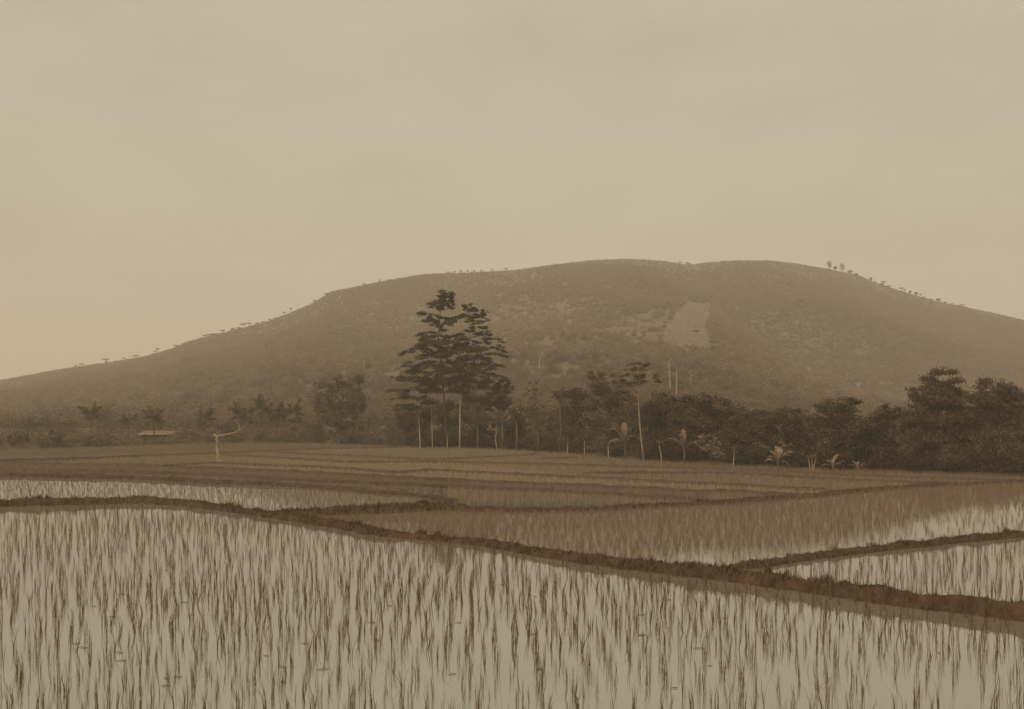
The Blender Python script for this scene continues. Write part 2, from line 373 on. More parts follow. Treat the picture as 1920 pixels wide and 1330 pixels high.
p1, s1 = scrub_points(HF, 80000, -250, 2200, 0.03)
woody = (p1[:, 1] + 260 * fbm(p1[:, 0] * .009, p1[:, 1] * .009, 3) + rng.normal(0, 60, len(p1))) < 430
scatter('hillside_scrub', p1[~woody], s1[~woody], 'dry scrub covering the front hill')
scatter('foothill_wood', p1[woody], s1[woody] * 1.1, 'darker small trees massed along the foot of the hill', WOOD)
p2, s2 = scrub_points(HB, 60000, 1240, 2300, 0.0)
scatter('summit_scrub', p2, s2 * 1.1, 'low scrub on the second summit')
def draped(name, poly, m, label):
    P, Q = np.meshgrid(np.linspace(min(p[0] for p in poly), max(p[0] for p in poly), 40), np.linspace(min(p[1] for p in poly), max(p[1] for p in poly), 30))
    pts = np.array([HF.hit(a, b) for a, b in zip(P.ravel(), Q.ravel())]); pts[:, 2] += 0.35
    ok = inpoly(P + 24 * fbm(P * .09, Q * .09), Q + 16 * fbm(P * .09 + 40, Q * .09), poly); i = np.arange(P.size).reshape(P.shape)
    f = np.stack([i[:-1, :-1], i[1:, :-1], i[1:, 1:], i[:-1, 1:]], -1); okf = ok[:-1, :-1] & ok[1:, :-1] & ok[1:, 1:] & ok[:-1, 1:]
    return tag(link(name, arr_mesh(name, pts, f[okf], True), m), label, kind='structure')
pr = []
for q_ in np.arange(572, 660, 3.4):
    for x_ in np.arange(1232, 1348, 2.5):
        if inpoly(np.array([x_]), np.array([q_]), PLOT1)[0] and rng.uniform() < .3: pr.append(HF.hit(x_ + rng.normal(0, .5), q_ + rng.normal(0, .35)))
scatter('crop_rows', np.array(pr) + np.array([0, 0, .25]), rng.uniform(.4, .8, len(pr)), 'young crop growing in rows on the cleared plot')
draped('cleared_field', PLOT1, M['plot'], 'pale cleared plot high on the hillside')
draped('cleared_field', PLOT2, M['fallow'], 'fainter half overgrown plot left of the pale one')

# ------------------------------------------------------------------ bunds
def zip3(*a): return np.array(a, float)
bund_px = {}
GR = []    # grass tuft places: x,y,z,height
def build_bund(key, rows):
    a = np.array(rows, float); n = 600
    px = np.linspace(a[0, 0], a[-1, 0], n); yb = np.interp(px, a[:, 0], a[:, 1]); yt = np.interp(px, a[:, 0], a[:, 2])
    k = np.ones(15) / 15
    pad = lambda q: np.convolve(np.concatenate([np.full(7, q[0]), q, np.full(7, q[-1])]), k, 'valid')
    yb, yt = pad(yb), pad(yt)
    if key in ('main', 'side'): yb = yt + 0.90 * (yb - yt)
    bund_px[key] = (px, yb, yt)
    d = gd(yb); wdt = np.clip(d * 0.02, 0.5, 0.95)
    hb = CH - (yt - HY) * (d + 0.75 * wdt) / F
    hb = np.clip(hb, 0.16, 0.75)
    P = np.stack([(px - HX) / F * d, d], 1)
    # resample evenly
    sl = np.concatenate([[0], np.cumsum(np.linalg.norm(np.diff(P, axis=0), axis=1))]); step = 0.16 if d.mean() < 45 else 0.35
    m = int(sl[-1] / step) + 2; s = np.linspace(0, sl[-1], m)
    X = np.interp(s, sl, P[:, 0]); Y = np.interp(s, sl, P[:, 1]); Hh = np.interp(s, sl, hb); Wd = np.interp(s, sl, wdt)
    grassy = 0.72 if d.mean() < 45 or key in ('mid', 'bank', 'b4') else 0.62
    prof = [(0.0, -0.3), (0.02, 0.0), (0.12, 0.45), (0.28, 0.88), (0.5, 1.0), (0.72, 0.92), (0.9, 0.5), (1.0, 0.0), (1.0, -0.3)]
    tx = np.gradient(X); ty = np.gradient(Y); ln = np.hypot(tx, ty); nx, ny = -ty / ln, tx / ln
    endf = np.clip(np.minimum(s, sl[-1] - s) / 0.9, 0, 1) ** .6
    flip = np.where(ny < 0, -1, 1); nx, ny = nx * flip, ny * flip
    V = []
    for j, (u, h) in enumerate(prof):
        off = u * Wd + 0.10 * fbm(s * 1.3, j * 7.7 + len(key)) + 0.05 * fbm(s * 5, j * 3.1)
        zz = h * Hh * grassy * (1 + 0.5 * fbm(s * 0.9, j * 2.0 + 9)) + (0.16 * fbm(s * 2.6, j * 1.7) + 0.10 * fbm(s * 6.0, j * 5.0) if h > 0 else 0)
        if h <= 0: zz = np.full_like(s, h if h < 0 else -0.02)
        if h > 0: zz = zz * endf - 0.25 * (1 - endf)
        V.append(np.stack([X + nx * off, Y + ny * off, zz], 1))
    V = np.array(V)
    if key not in ('main', 'side'): V = lower(V)
    i = np.arange(V.shape[0] * m).reshape(V.shape[0], m)
    f = np.stack([i[:-1, :-1], i[:-1, 1:], i[1:, 1:], i[1:, :-1]], -1).reshape(-1, 4)
    tag(link('bund', arr_mesh('bund', V.reshape(-1, 3), f, True), M['bund']), kind='structure')
    # grass places
    dens = 190 if d.mean() < 45 else (4 if d.mean() < 75 else 2)
    ng_ = int(sl[-1] * dens); q = rng.uniform(0, m - 1.001, ng_); b = q.astype(int); u = rng.uniform(0.02, 0.98, ng_)
    patch = np.clip(0.5 + 1.6 * fbm(s[b] * 0.8, u * 3 + len(key)), 0.1, 1.3)
    jj = np.interp(u, [p[0] for p in prof[1:-1]], np.arange(1, len(prof) - 1)); j0 = np.clip(jj.astype(int), 1, len(prof) - 3); fr = jj - j0
    g = V[j0, b] * (1 - fr)[:, None] + V[j0 + 1, b] * fr[:, None]
    keep = rng.uniform(0, 1, ng_) < patch
    hh = (1.0 if d.mean() < 45 else 1.5) * (0.06 + 0.30 * Hh[b] * rng.uniform(0.3, 1.4, ng_)) * np.clip(patch, .5, 1.2)
    if key in ('main', 'side', 'mid'):
        for _ in range({'main': 70, 'side': 25, 'mid': 16}[key]):
            b0 = rng.integers(3, m - 3); j0_ = rng.integers(1, 6); nb_ = rng.integers(6, 22)
            c0 = V[j0_, b0] + np.concatenate([rng.normal(0, .07, (nb_, 2)), np.zeros((nb_, 1))], 1)
            GR.append(np.concatenate([c0, rng.uniform(.08, .28, (nb_, 1)), np.full((nb_, 1), d.mean())], 1))
    GR.append(np.concatenate([g, hh[:, None], np.full((ng_, 1), d.mean())], 1)[keep])
for k_, r_ in BUNDS.items(): build_bund(k_, r_)

def blades(base, h, lean, width, nseg, r=rng, sink=0.03, bend=1.0, wav=0.0, tilt=None):
    """curved grass blades: base Nx3, h N, lean N, width N"""
    n = len(base); th = r.uniform(0, 2 * math.pi, n); dirv = np.stack([np.cos(th), np.sin(th), 0 * th], 1)
    wa = r.uniform(0, math.pi, n); wv = np.stack([np.cos(wa), np.sin(wa) * 0.5, 0 * wa], 1)
    ph = r.uniform(0, 6.28, n); fq = r.uniform(4, 9, n); rows = []
    ts = np.linspace(0, 1, nseg + 1)
    for t in ts:
        off = (lean * (0.25 * t + 0.75 * t ** 2) * bend)[:, None] * dirv * h[:, None]
        z = (h * (t - 0.30 * lean * t ** 2))[:, None] * np.array([0, 0, 1])
        c = base + off + z - np.array([0, 0, sink * (t == 0)])
        if tilt is not None: c = c + np.concatenate([tilt * (h * (t - .4 * t * t))[:, None], np.zeros((n, 1))], 1)
        if wav: c = c + (np.sin(ph + fq * t) * wav * t * (h / .4))[:, None] * wv
        ww = (width * (1 - t) ** 0.6 * 0.5)[:, None] * wv
        if t < 1: rows.append(c - ww); rows.append(c + ww)
        else: rows.append(c)
    V = np.stack(rows, 1); k = V.shape[1]
    tri = []
    for i in range(nseg - 1): tri += [(2*i, 2*i+1, 2*i+3), (2*i, 2*i+3, 2*i+2)]
    tri.append((2*nseg-2, 2*nseg-1, 2*nseg))
    T = (np.arange(n)[:, None, None] * k + np.array(tri)[None]).reshape(-1, 3)
    return V.reshape(-1, 3), T
def cat(parts):
    V = []; T = []; o = 0
    for v, t in parts: V.append(v); T.append(t + o); o += len(v)
    return np.vstack(V), np.vstack(T)
g = np.vstack(GR); parts = []
for sel, nb, seg, wd in ((g[:, 4] < 45, 4, 2, 0.017), (g[:, 4] >= 45, 3, 1, 0.045)):
    q = np.repeat(g[sel], nb, 0); q[:, :2] += rng.normal(0, 0.03, (len(q), 2))
    parts.append(blades(q[:, :3], q[:, 3] * rng.uniform(.5, 1.2, len(q)), rng.uniform(.1, 1.0, len(q)), np.full(len(q), wd), seg))
tag(link('bund_grass', arr_mesh('bund_grass', *cat(parts)), M['bgrass']), 'short rough grass on the earth bunds', kind='stuff')

# ------------------------------------------------------------------ rice
def in_bunds(px, py):
    r = np.zeros(len(px), bool)
    for k_, (bx, yb, yt) in bund_px.items():
        b = np.interp(px, bx, yb, left=-1e6, right=-1e6); d = gd(np.maximum(b, 790)); wpx = np.maximum(1.2, np.clip(d * .02, .5, .95) * CH * F / d ** 2)
        r |= (py <= b + (0.4 if k_ in ('main', 'side', 'mid', 'b4') else 1.1)) & (py >= b - wpx * 1.02)
    return r
def curve(k_): bx, yb, yt = bund_px[k_]; return lambda x, L=-1e6, R=-1e6: np.interp(x, bx, yb, left=L, right=R)
cm, cs, cmid, c4, c5, c6, c7, cl2 = (curve(k_) for k_ in ('main', 'side', 'mid', 'b4', 'b5', 'b6', 'b7', 'l2'))
def lattice(sp, y0, y1, jit=0.33, ang=0.0, xs_=1.0):
    xs = np.arange(-90, 90, sp * xs_); ys = np.arange(y0, y1, sp); X, Y = np.meshgrid(xs, ys); X = X.ravel(); Y = Y.ravel()
    X = X + rng.normal(0, jit * sp, X.size); Y = Y + rng.normal(0, jit * sp, Y.size)
    c, s = math.cos(ang), math.sin(ang); X, Y = X * c - (Y - 40) * s, X * s + (Y - 40) * c + 40
    ok = (Y > y0) & (Y < y1) & (np.abs(X) < 0.60 * Y + 1); X, Y = X[ok], Y[ok]
    px, py = to_px(X, Y, 0); ok = (py > belt(px) + 1.5) & ~in_bunds(px, py)
    return X[ok], Y[ok], px[ok], py[ok]
# front paddy
X, Y, px, py = lattice(0.33, 12.5, 45, 0.24, 0.02, 1.18)
front = (py > cm(px, 960, 1250)); right = ~front & (px > 1400) & (py > cs(px, 1e6, 1e6))
near = front | right
# a little thinner in irregular patches
near &= rng.uniform(0, 1, len(X)) < np.clip(0.80 + 0.9 * fbm(X * .35, Y * .35), 0.35, 1) + ((px > 740) & (px < 1000) & (py < 1130))
Xn, Yn, pyn, pxn = X[near], Y[near], py[near], px[near]
vis = (pxn > 0) & (pxn < 1920) & (pyn < 1322)
idx = np.argsort(np.where(vis, Yn, 1e9))[:300]
single = np.zeros(len(Xn), bool); single[idx] = True
def hillock(n, r):
    """one transplanted tuft: a few wispy blades rising from the water"""
    base = np.stack([r.normal(0, 0.014, n), r.normal(0, 0.014, n), np.zeros(n)], 1)
    ln = r.uniform(0.02, 0.22, n)
    if r.uniform() < 0.4: ln[0] = r.uniform(0.8, 1.4)
    return blades(base, r.uniform(.2, .52, n), ln, r.uniform(.007, .013, n), 5, r, bend=0.8, wav=0.016, tilt=np.full((n, 2), 1.0) * r.normal(0, .11, 2))
tuft = []
for i in range(14):
    r = np.random.default_rng(300 + i); v, t = hillock(int(r.integers(5, 9)), r); tuft.append(arr_mesh('rice_plant', v, t)); tuft[-1].materials.append(M['rice_near'])
for j in idx:
    o = link('rice_plant', tuft[random.randrange(14)], None, None, (Xn[j], Yn[j], 0)); o.rotation_euler.z = random.uniform(0, 6.28)
    s_ = random.uniform(.75, 1.2); o.scale = (s_, s_, s_)
    tag(o, 'thin rice seedling in open water at the very front of the near paddy', 'rice plant', 'rice seedlings nearest the camera')
def rice(name, X, Y, nb, hlo, hhi, wd, seg, m, label, lean=(0.05, .5), spread=0.03, wav=0.0, far=False):
    n = len(X); b = np.stack([X, Y, 0 * X], 1); nbv = np.repeat(np.arange(n), nb); q = b[nbv]; hs = rng.uniform(.75, 1.2, n)[nbv]
    q[:, :2] += rng.normal(0, spread, (len(q), 2))
    v, t = blades(q, hs * rng.uniform(hlo, hhi, len(q)), rng.uniform(*lean, len(q)), wd * rng.uniform(.6, 1.3, len(q)), seg, wav=wav, tilt=(rng.normal(0, .11, (n, 2))[nbv] if wav else None))
    if far: v = lower(v, np.repeat(q, len(v) // len(q), 0))
    return tag(link(name, arr_mesh(name, v, t), m), label, kind='stuff')
rest = ~single; rn = rest & (Yn < 24); rf = rest & (Yn >= 24)
rice('rice_seedlings', Xn[rn], Yn[rn], 6, .2, .52, .012, 5, M['rice_near'], 'rice seedlings filling the near flooded paddy', (0.02, .22), .014, .016)
rice('rice_seedlings', Xn[rf], Yn[rf], 5, .18, .46, .011, 4, M['rice_near'], 'rice seedlings at the back of the near paddies', (.02, .22), .016, .016)
# middle paddies
X, Y, px, py = lattice(0.27, 20, 62, 0.27, -0.05)
midf = (px > 480) & (py > cmid(px, 1e6, 905)) & (py < np.where(px > 1380, np.minimum(cs(px, 1e6, 980), cm(px, 0, 0)), cm(px, 0, 0)))
wet = py > np.interp(px, [1100, 1280, 1500, 1660, 1808], [1100, 1034, 1026, 990, 952])
midf &= ~(wet & (rng.uniform(0, 1, len(px)) < .72))
X3, Y3 = X[midf], Y[midf]
rice('rice_seedlings', X3, Y3, 6, .16, .34, .013, 2, M['rice_mid'], 'denser rice seedlings in the middle paddy', (.05, .45), .03)
leftf = (px < 830) & (py > c4(px, 890, 1e6)) & (py < np.where(px > 500, np.minimum(cmid(px, 1e6, 0), cm(px, 0, 0)), cm(px, 0, 0))) 
rice('rice_seedlings', X[leftf], Y[leftf], 3, .12, .24, .013, 2, M['rice_near'], 'short sparse rice in the bright paddy at left', (.05, .4), .03)
# far paddies
X, Y, px, py = lattice(0.30, 44, 118, 0.3, 0.02)
far = (py < np.where(px < 840, c4(px, 890, 940), cmid(px, 0, 905)))
X, Y, px, py = X[far], Y[far], px[far], py[far]
strip = ((py > c5(px, 0, 1e6)) & (py < c4(px, 890, 0)) & (px > 230) & (px < 840)) 
strip2 = (px > 1140) & (px < 1560) & (py > np.interp(px, [1140, 1400, 1560], [889, 889, 900])) & (py < np.interp(px, [1140, 1400, 1560], [894, 896, 906]))
thin = (strip & (rng.uniform(0, 1, len(X)) < .9)) | (strip2 & (rng.uniform(0, 1, len(X)) < .7))
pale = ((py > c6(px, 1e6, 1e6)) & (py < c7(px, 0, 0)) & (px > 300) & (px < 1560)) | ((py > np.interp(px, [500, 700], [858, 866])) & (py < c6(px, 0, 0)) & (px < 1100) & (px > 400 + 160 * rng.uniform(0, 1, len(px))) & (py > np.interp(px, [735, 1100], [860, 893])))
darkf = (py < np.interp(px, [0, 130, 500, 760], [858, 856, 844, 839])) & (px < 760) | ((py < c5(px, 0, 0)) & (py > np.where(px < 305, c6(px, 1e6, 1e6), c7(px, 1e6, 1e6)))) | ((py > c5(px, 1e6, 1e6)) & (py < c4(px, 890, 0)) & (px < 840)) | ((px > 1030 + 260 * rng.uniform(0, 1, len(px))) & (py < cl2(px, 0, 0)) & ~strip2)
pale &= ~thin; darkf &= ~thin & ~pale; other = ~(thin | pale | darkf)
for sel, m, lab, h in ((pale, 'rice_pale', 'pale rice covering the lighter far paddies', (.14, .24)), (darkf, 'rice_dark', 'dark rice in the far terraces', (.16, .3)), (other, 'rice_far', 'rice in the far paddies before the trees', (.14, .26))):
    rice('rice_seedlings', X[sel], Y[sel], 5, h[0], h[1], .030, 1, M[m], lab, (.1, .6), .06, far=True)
sp = strip | strip2; sp &= thin & (rng.uniform(0, 1, len(X)) < .4)
rice('rice_seedlings', X[sp], Y[sp], 4, .09, .17, .025, 1, M['rice_mid'], 'a few seedlings in the narrow wet strips', (.1, .5), .05, far=True)

# floating scraps on the near water
for i in range(46):
    x_, y_ = rng.uniform(130, 1820), rng.uniform(1060, 1300)
    if y_ < cm(np.array([x_]), 960, 1250)[0] + 14: continue
    p = gp(x_, y_); l = rng.uniform(.03, .11); mbk = MB()
    mbk.tube([(-l, 0, .004), (-l*.3, .012, .012), (l*.35, -.01, .014), (l, .015, .003)], [.002, .006, .007, .002], 5)
    o = link('floating_straw', mbk.mesh('floating_straw'), M['rice_near'], None, p); o.rotation_euler.z = rng.uniform(-.5, .5)
    tag(o, 'short piece of straw floating on the near paddy', 'straw', 'straw scraps on the near paddy')

# ------------------------------------------------------------------ trees
def crown_pts(specs, base, cov, L, W, r, nclump=None, flat=False, depth=0.9, Y0=None):
    """specs: (px,py,rx,ry) ellipses -> leaf centres, world space"""
    out_ = []
    Y0 = Y0 or base[1]
    for sp in specs:
        cx, cy, rx, ry = sp[:4]; dy = sp[4] if len(sp) > 4 else (r.uniform(-1.5, .5) if flat else r.uniform(-.35, .35))
        m_ = Y0 / F; a, b = rx * m_, ry * m_; c = at(cx, cy, Y0); dd = min(a, 3.0) * depth
        c = c + np.array([0, dy * a, 0])
        n = int(cov * math.pi * a * b / (0.5 * L * W))
        if flat:
            k = max(5, int(a * 7)); d0 = unit(r.normal(size=(k, 3))) * r.uniform(0.15, 1, (k, 1)) ** .5; s_ = .20
        else:
            k = max(14, int(a * b * 11)); d0 = unit(r.normal(size=(k, 3))) * r.uniform(0.35, 1.0, (k, 1)) ** .6; s_ = .17
        wts = r.uniform(.3, 1.7, k); wts /= wts.sum()
        kk = r.choice(k, n, p=wts)
        u = d0[kk] + r.normal(0, s_, (n, 3)) * np.array([1, 1, .8 if not flat else 1.0])
        q = u * np.array([a, dd, b])
        if flat: q[:, 2] += r.uniform(-.24, .2) * q[:, 0] - .10 * np.abs(q[:, 0])
        out_.append(c + q)
    return np.vstack(out_)
def limb_tubes(mb, top, targets, base, r0):
    for t in targets:
        t = np.asarray(t); mid = (top + t) / 2 + np.array([0, 0, -0.12 * np.linalg.norm(t - top)])
        mb.tube([top - base, mid - base, t - base], [r0, r0 * .6, r0 * .2], 5)
def tree(name, label, categ, bx, by, crowns, trunk=None, r0=0.12, leaf=(.17, .10), cov=3.4, m='leaf_dark', bark='bark', group=None, seed=0, flat=False, up=.5, droop=0, limbs=True, Y0=None, depth=.9):
    r = np.random.default_rng(seed + int(bx) * 7 + int(by)); base = gp(bx, by, 0.12)
    if Y0: base = np.array([(bx - HX) / F * Y0, Y0, 0.12])
    e = empty(name, base); tag(e, label, categ, group)
    Yb = base[1]
    if trunk is None:
        cx = sum(c[0] for c in crowns) / len(crowns); cy = sum(c[1] for c in crowns) / len(crowns)
        trunk = [(bx, by), ((bx * 2 + cx) / 3, (by * 2 + cy) / 3), (cx, cy)]
    mb = MB(); pts = [at(x, y, Yb) for x, y in trunk]; pts[0] = base - np.array([0, 0, .25])
    n = len(pts); mb.tube([p - base for p in pts], [r0 * (1.15 - .85 * i / (n - 1)) for i in range(n)], 8, .08)
    if limbs:
        for c in crowns[:24]:
            tgt = at(c[0], c[1] + c[3] * .2, Yb); k = min(range(n), key=lambda i: abs(pts[i][2] - (tgt[2] - .35 * abs(tgt[0] - pts[i][0]))))
            k = max(k, 1); limb_tubes(mb, pts[k], [tgt], base, r0 * .38)
    link('trunk', mb.mesh('trunk', True), M[bark], e)
    c = crown_pts(crowns, base, cov, leaf[0], leaf[1], r, flat=flat, depth=depth)
    v, f = leaves(c, leaf[0], leaf[1], up, droop, r)
    link('crown', arr_mesh('crown', v - base, f), M[m], e)
    return settle(e, base)
# the two tall layered trees
A = [(833,553,15,7),(822,562,15,6),(842,562,12,6),(815,571,17,5),(834,572,15,5),(849,574,9,4),(826,580,10,3),
     (794,588,14,4),(808,592,10,3),(800,601,16,4),(814,605,14,4),(830,595,14,3.2),(838,600,7,3),
     (803,628,22,4.5),(790,637,17,4),(822,632,20,4),(812,644,24,4),(836,640,18,4),(785,650,16,4),(800,655,22,4),(826,653,20,4),(772,661,16,4),(796,668,22,4),(820,666,22,4),
     (772,683,20,4),(795,680,20,4),(818,685,22,5),(766,697,16,4),(788,695,22,5),(815,702,22,5),(760,712,20,4),(784,712,24,5),(806,716,24,5),(830,712,18,5),
     (826,668,20,6),(834,690,22,7),(822,720,26,8),(840,655,16,5),(806,648,26,6),(738,734,16,4),(760,738,20,5),(783,730,22,5),(806,736,24,7),(748,746,14,3),(772,748,18,4),(795,752,20,6),(754,764,18,5),(776,766,18,5)]
A = [(a, b, c * 1.08, d * 1.45) for a, b, c, d in A]
tree('tall_tree', 'tall tree with layered flat foliage, the left and taller of the pair', 'tree', 838, 839, A, [(838,839),(836,790),(831,730),(829,690),(822,645),(823,610),(826,580),(833,556)],
     .08, (.19, .11), 6.4, 'leaf_dark', 'dark', None, 1, True, .9)
B = [(875,573,8,5),(884,581,12,5),(898,586,14,5),(911,586,7,4),(905,594,8,3),(889,593,16,4),(868,594,18,4.5),(852,602,16,4.5),(838,611,16,4),(826,618,12,3.5),(882,602,10,3),
     (903,606,15,3.5),(893,614,13,3),(907,615,9,3),(904,625,20,3.5),(882,622,12,3),(864,627,15,3.5),(914,630,10,2.6),
     (928,638,19,3.6),(908,644,15,3.2),(868,637,22,4),(850,645,18,4),(884,645,14,4),
     (898,655,24,4),(937,652,13,3.4),(930,664,22,3.6),(872,656,20,4.5),(850,662,20,4),(945,660,9,2.5),
     (885,668,22,4),(862,674,22,4),(912,674,14,3),(842,678,18,4),
     (924,682,19,4),(906,690,18,4),(866,688,20,5),(845,694,22,5),(890,695,20,5),
     (862,648,22,6),(880,660,22,6),(870,690,26,7),(895,680,22,6),(860,720,26,8),(904,702,26,5),(930,706,18,5),(870,708,24,6),(848,714,22,5),(944,716,14,5),(915,716,20,6),(956,724,12,4),(890,722,26,7),(934,728,20,7),(866,732,22,6),(845,735,18,5)]
B = [(a, b, c * 1.08, d * 1.4) for a, b, c, d in B]
tree('tall_tree', 'pale trunked tall layered tree, right of the pair', 'tree', 862, 839.5, B, [(862,839.5),(862.5,780),(863,735),(872,700),(878,660),(881,620),(880,590),(878,573)],
     .068, (.19, .11), 6.4, 'leaf_dark', 'bark_pale', None, 2, True, .9)
def T(name, label, categ, bx, by, *a, **k):
    if bx > 740 and 'Y0' not in k and name in ('dark_tree', 'bush', 'broadleaf_tree', 'round_tree', 'bamboo_clump'):
        k['Y0'] = gd(by, .12) + 2.6
        a = list(a); a[0] = [(p, q, x * 1.13, y * 1.13) for p, q, x, y in a[0]]; k.setdefault('cov', 4.4)
    return tree(name, label, categ, bx, by, *a, **k)
# understorey below the pair
T('bush', 'dark bush under the left side of the tall pair', 'bush', 772, 838, [(775,803,26,30),(764,778,17,14),(790,785,18,18),(760,820,20,16)])
T('bush', 'dark leafy bush between the two tall trunks', 'bush', 828, 837.5, [(828,792,30,34),(815,765,25,18),(845,770,22,20),(835,822,34,14)], cov=3.6)
T('broadleaf_tree', 'broad dark tree right of the pale tall trunk', 'tree', 905, 839, [(905,765,42,26),(940,748,24,18),(925,775,32,24),(885,795,36,28),(915,812,36,20)], m='leaf_dark')
T('bush', 'dark shrub mass right of the young coconut palms', 'bush', 968, 843, [(970,795,26,30),(962,820,30,20),(982,815,22,24)])
T('bush', 'leafy bush below the slender sparse tree', 'bush', 1016, 846, [(1016,812,30,22),(1035,790,18,24),(1010,830,30,14)], m='leaf_mid')
T('slender_tree', 'slender tree with sparse separate leaves against the hill', 'tree', 1003, 846, [(1000,715,14,12),(996,738,18,13),(1008,752,20,14),(988,768,20,16),(1012,775,22,16)], [(1003,846),(1003,790),(1001,740),(1000,708)], .06, (.26, .2), .85, 'leaf_mid', limbs=True)
T('round_tree', 'dark round tree right of the spiky palm', 'tree', 1090, 850.5, [(1085,768,34,38),(1072,745,20,14),(1100,760,26,24),(1085,815,38,28)])
T('broadleaf_tree', 'loose crowned tree behind the forked pale trunk', 'tree', 1150, 857, [(1140,722,34,17),(1118,704,16,10),(1162,748,36,22),(1128,750,30,20),(1150,790,44,34),(1140,825,40,22)], m='leaf_mid')
T5 = [(1189,752,4,2),(1187,683,15,5),(1180,693,13,5),(1212,683,10,5),(1198,693,16,4.5),(1178,704,20,4.5),(1203,706,24,5),(1234,704,10,5),(1225,711,14,4),(1165,716,20,5),(1192,717,20,5),(1236,717,10,4)]
tree('forked_tree', 'light crowned tree with pale forked leaning trunk', 'tree', 1208, 863, T5, [(1208,863),(1203,830),(1200,800),(1198,772),(1197,745),(1196,715),(1197,690)], .065, (.18, .1), 5.5, 'leaf_mid', 'bark_mid', None, 5, True, .8)
T('dark_tree', 'dark dense tree right of the forked pale trunk', 'tree', 1232, 864, [(1232,760,32,22),(1215,785,40,28),(1250,785,32,28),(1225,820,50,26)])
T('dark_tree', 'wide dark tree above the tall banana plant', 'tree', 1312, 868, [(1322,752,34,14),(1290,768,28,22),(1350,772,28,22),(1312,795,52,26),(1330,825,46,26),(1280,820,36,26)])
T('dark_tree', 'low dark tree right of the pale shrub', 'tree', 1408, 874.5, [(1402,782,34,16),(1425,800,36,26),(1390,815,34,28),(1415,842,44,26)])
T('dark_tree', 'dark bush behind the small leafy plant', 'bush', 1478, 877, [(1482,782,36,16),(1460,805,34,28),(1500,812,34,30),(1478,845,44,26)])
T('dark_tree', 'rounded dark tree, tallest between small plant and clump at right edge', 'tree', 1575, 881, [(1565,762,26,16),(1592,758,24,14),(1572,790,46,28),(1555,825,40,36),(1600,830,36,34),(1575,855,48,20)])
T('dark_tree', 'dark bush left of the big bamboo clump', 'bush', 1652, 884.5, [(1665,774,24,16),(1640,794,34,22),(1660,815,38,30),(1640,845,44,28)])
T('bamboo_clump', 'tall dark drooping bamboo clump at the right edge', 'bamboo', 1765, 889, [(1772,712,34,18),(1732,738,26,16),(1768,748,46,24),(1725,778,28,24),(1770,790,52,32),(1725,825,40,34),(1775,840,50,34)], None, .1, (.25, .06), cov=4.8, m='leaf_dark', seed=9, droop=1.4, up=.2)
T('bamboo_clump', 'dark leafy clump beyond the big bamboo', 'bamboo', 1880, 892, [(1860,735,40,26),(1905,760,45,36),(1865,800,48,44),(1900,840,60,40),(1960,800,50,50)], None, .1, (.25, .06), cov=4.6, m='leaf_dark', seed=10, droop=1.4, up=.2)
# pale shrub, papaya
T('pale_shrub', 'pale flowering shrub right of the tall banana plant', 'bush', 1332, 870, [(1328,822,16,8),(1318,832,14,8),(1340,834,14,9),(1332,845,22,9),(1345,852,12,7)], None, .04, (.2, .13), 2.2, 'leaf_pale')
T('papaya_tree', 'small twin stemmed tree with pale drooping leaf crown', 'tree', 932, 841, [(916,797,8,3.5),(930,790,12,4),(944,797,8,4),(925,802,12,4),(938,806,12,4)], [(928,841),(929,822),(931,806),(931,795)], .05, (.3, .12), 2.2, 'leaf_pale', 'bark_pale', flat=True, droop=.5)
# pale sapling trunks before the dark wood
def sapling(x, yb, yt, label, crown=None, m='leaf_mid', lean=0, r=.05):
    cr = crown or [(x + lean, yt, 5, 3)]
    tree('sapling', label, 'sapling', x, yb, cr, [(x, yb), (x + lean * .3, (yb * 2 + yt) / 3), (x + lean * .8, (yb + yt * 2) / 3), (x + lean, yt)], r, (.2, .11), 2.6, m, 'bark_pale', flat=True, limbs=bool(crown))
sapling(788, 838.5, 768, 'thin pale sapling with light umbrella leaves, leftmost white trunk', [(785,764,15,4),(774,760,12,4),(797,762,11,3.5),(782,771,9,3)], 'leaf_pale', -3, .06)
sapling(811, 838.5, 768, 'thin pale sapling just right of the leftmost white trunk', [(808,770,10,5),(814,782,8,4)], 'leaf_mid', -2, .05)
sapling(838.5, 840, 815, 'short white stem left of the tall pale trunk', None, 'leaf_mid', 1, .035)
sapling(1064, 849, 822, 'short pale stem under the round dark tree', None, 'leaf_mid', 1, .035)
sapling(1096, 852, 826, 'short bright stem left of the leaning banana', None, 'leaf_mid', 0, .05)
sapling(1141, 856, 832, 'dull short stem before the loose crowned tree', None, 'leaf_mid', -1, .05)
sapling(1241, 866.5, 828, 'crooked white stem left of the tall banana plant', None, 'leaf_mid', -5, .04)
sapling(1375, 872, 842, 'thin pale stem right of the pale shrub', None, 'leaf_mid', 2, .03)
for k_, (x0_, x1_) in enumerate(((1519, 1516), (1523, 1522), (1525, 1530))):
    sapling(x0_, 880, 856, ['left', 'middle', 'right-leaning'][k_] + ' one of three bare pale stakes before the dark trees', None, 'leaf_mid', x1_ - x0_, .025)

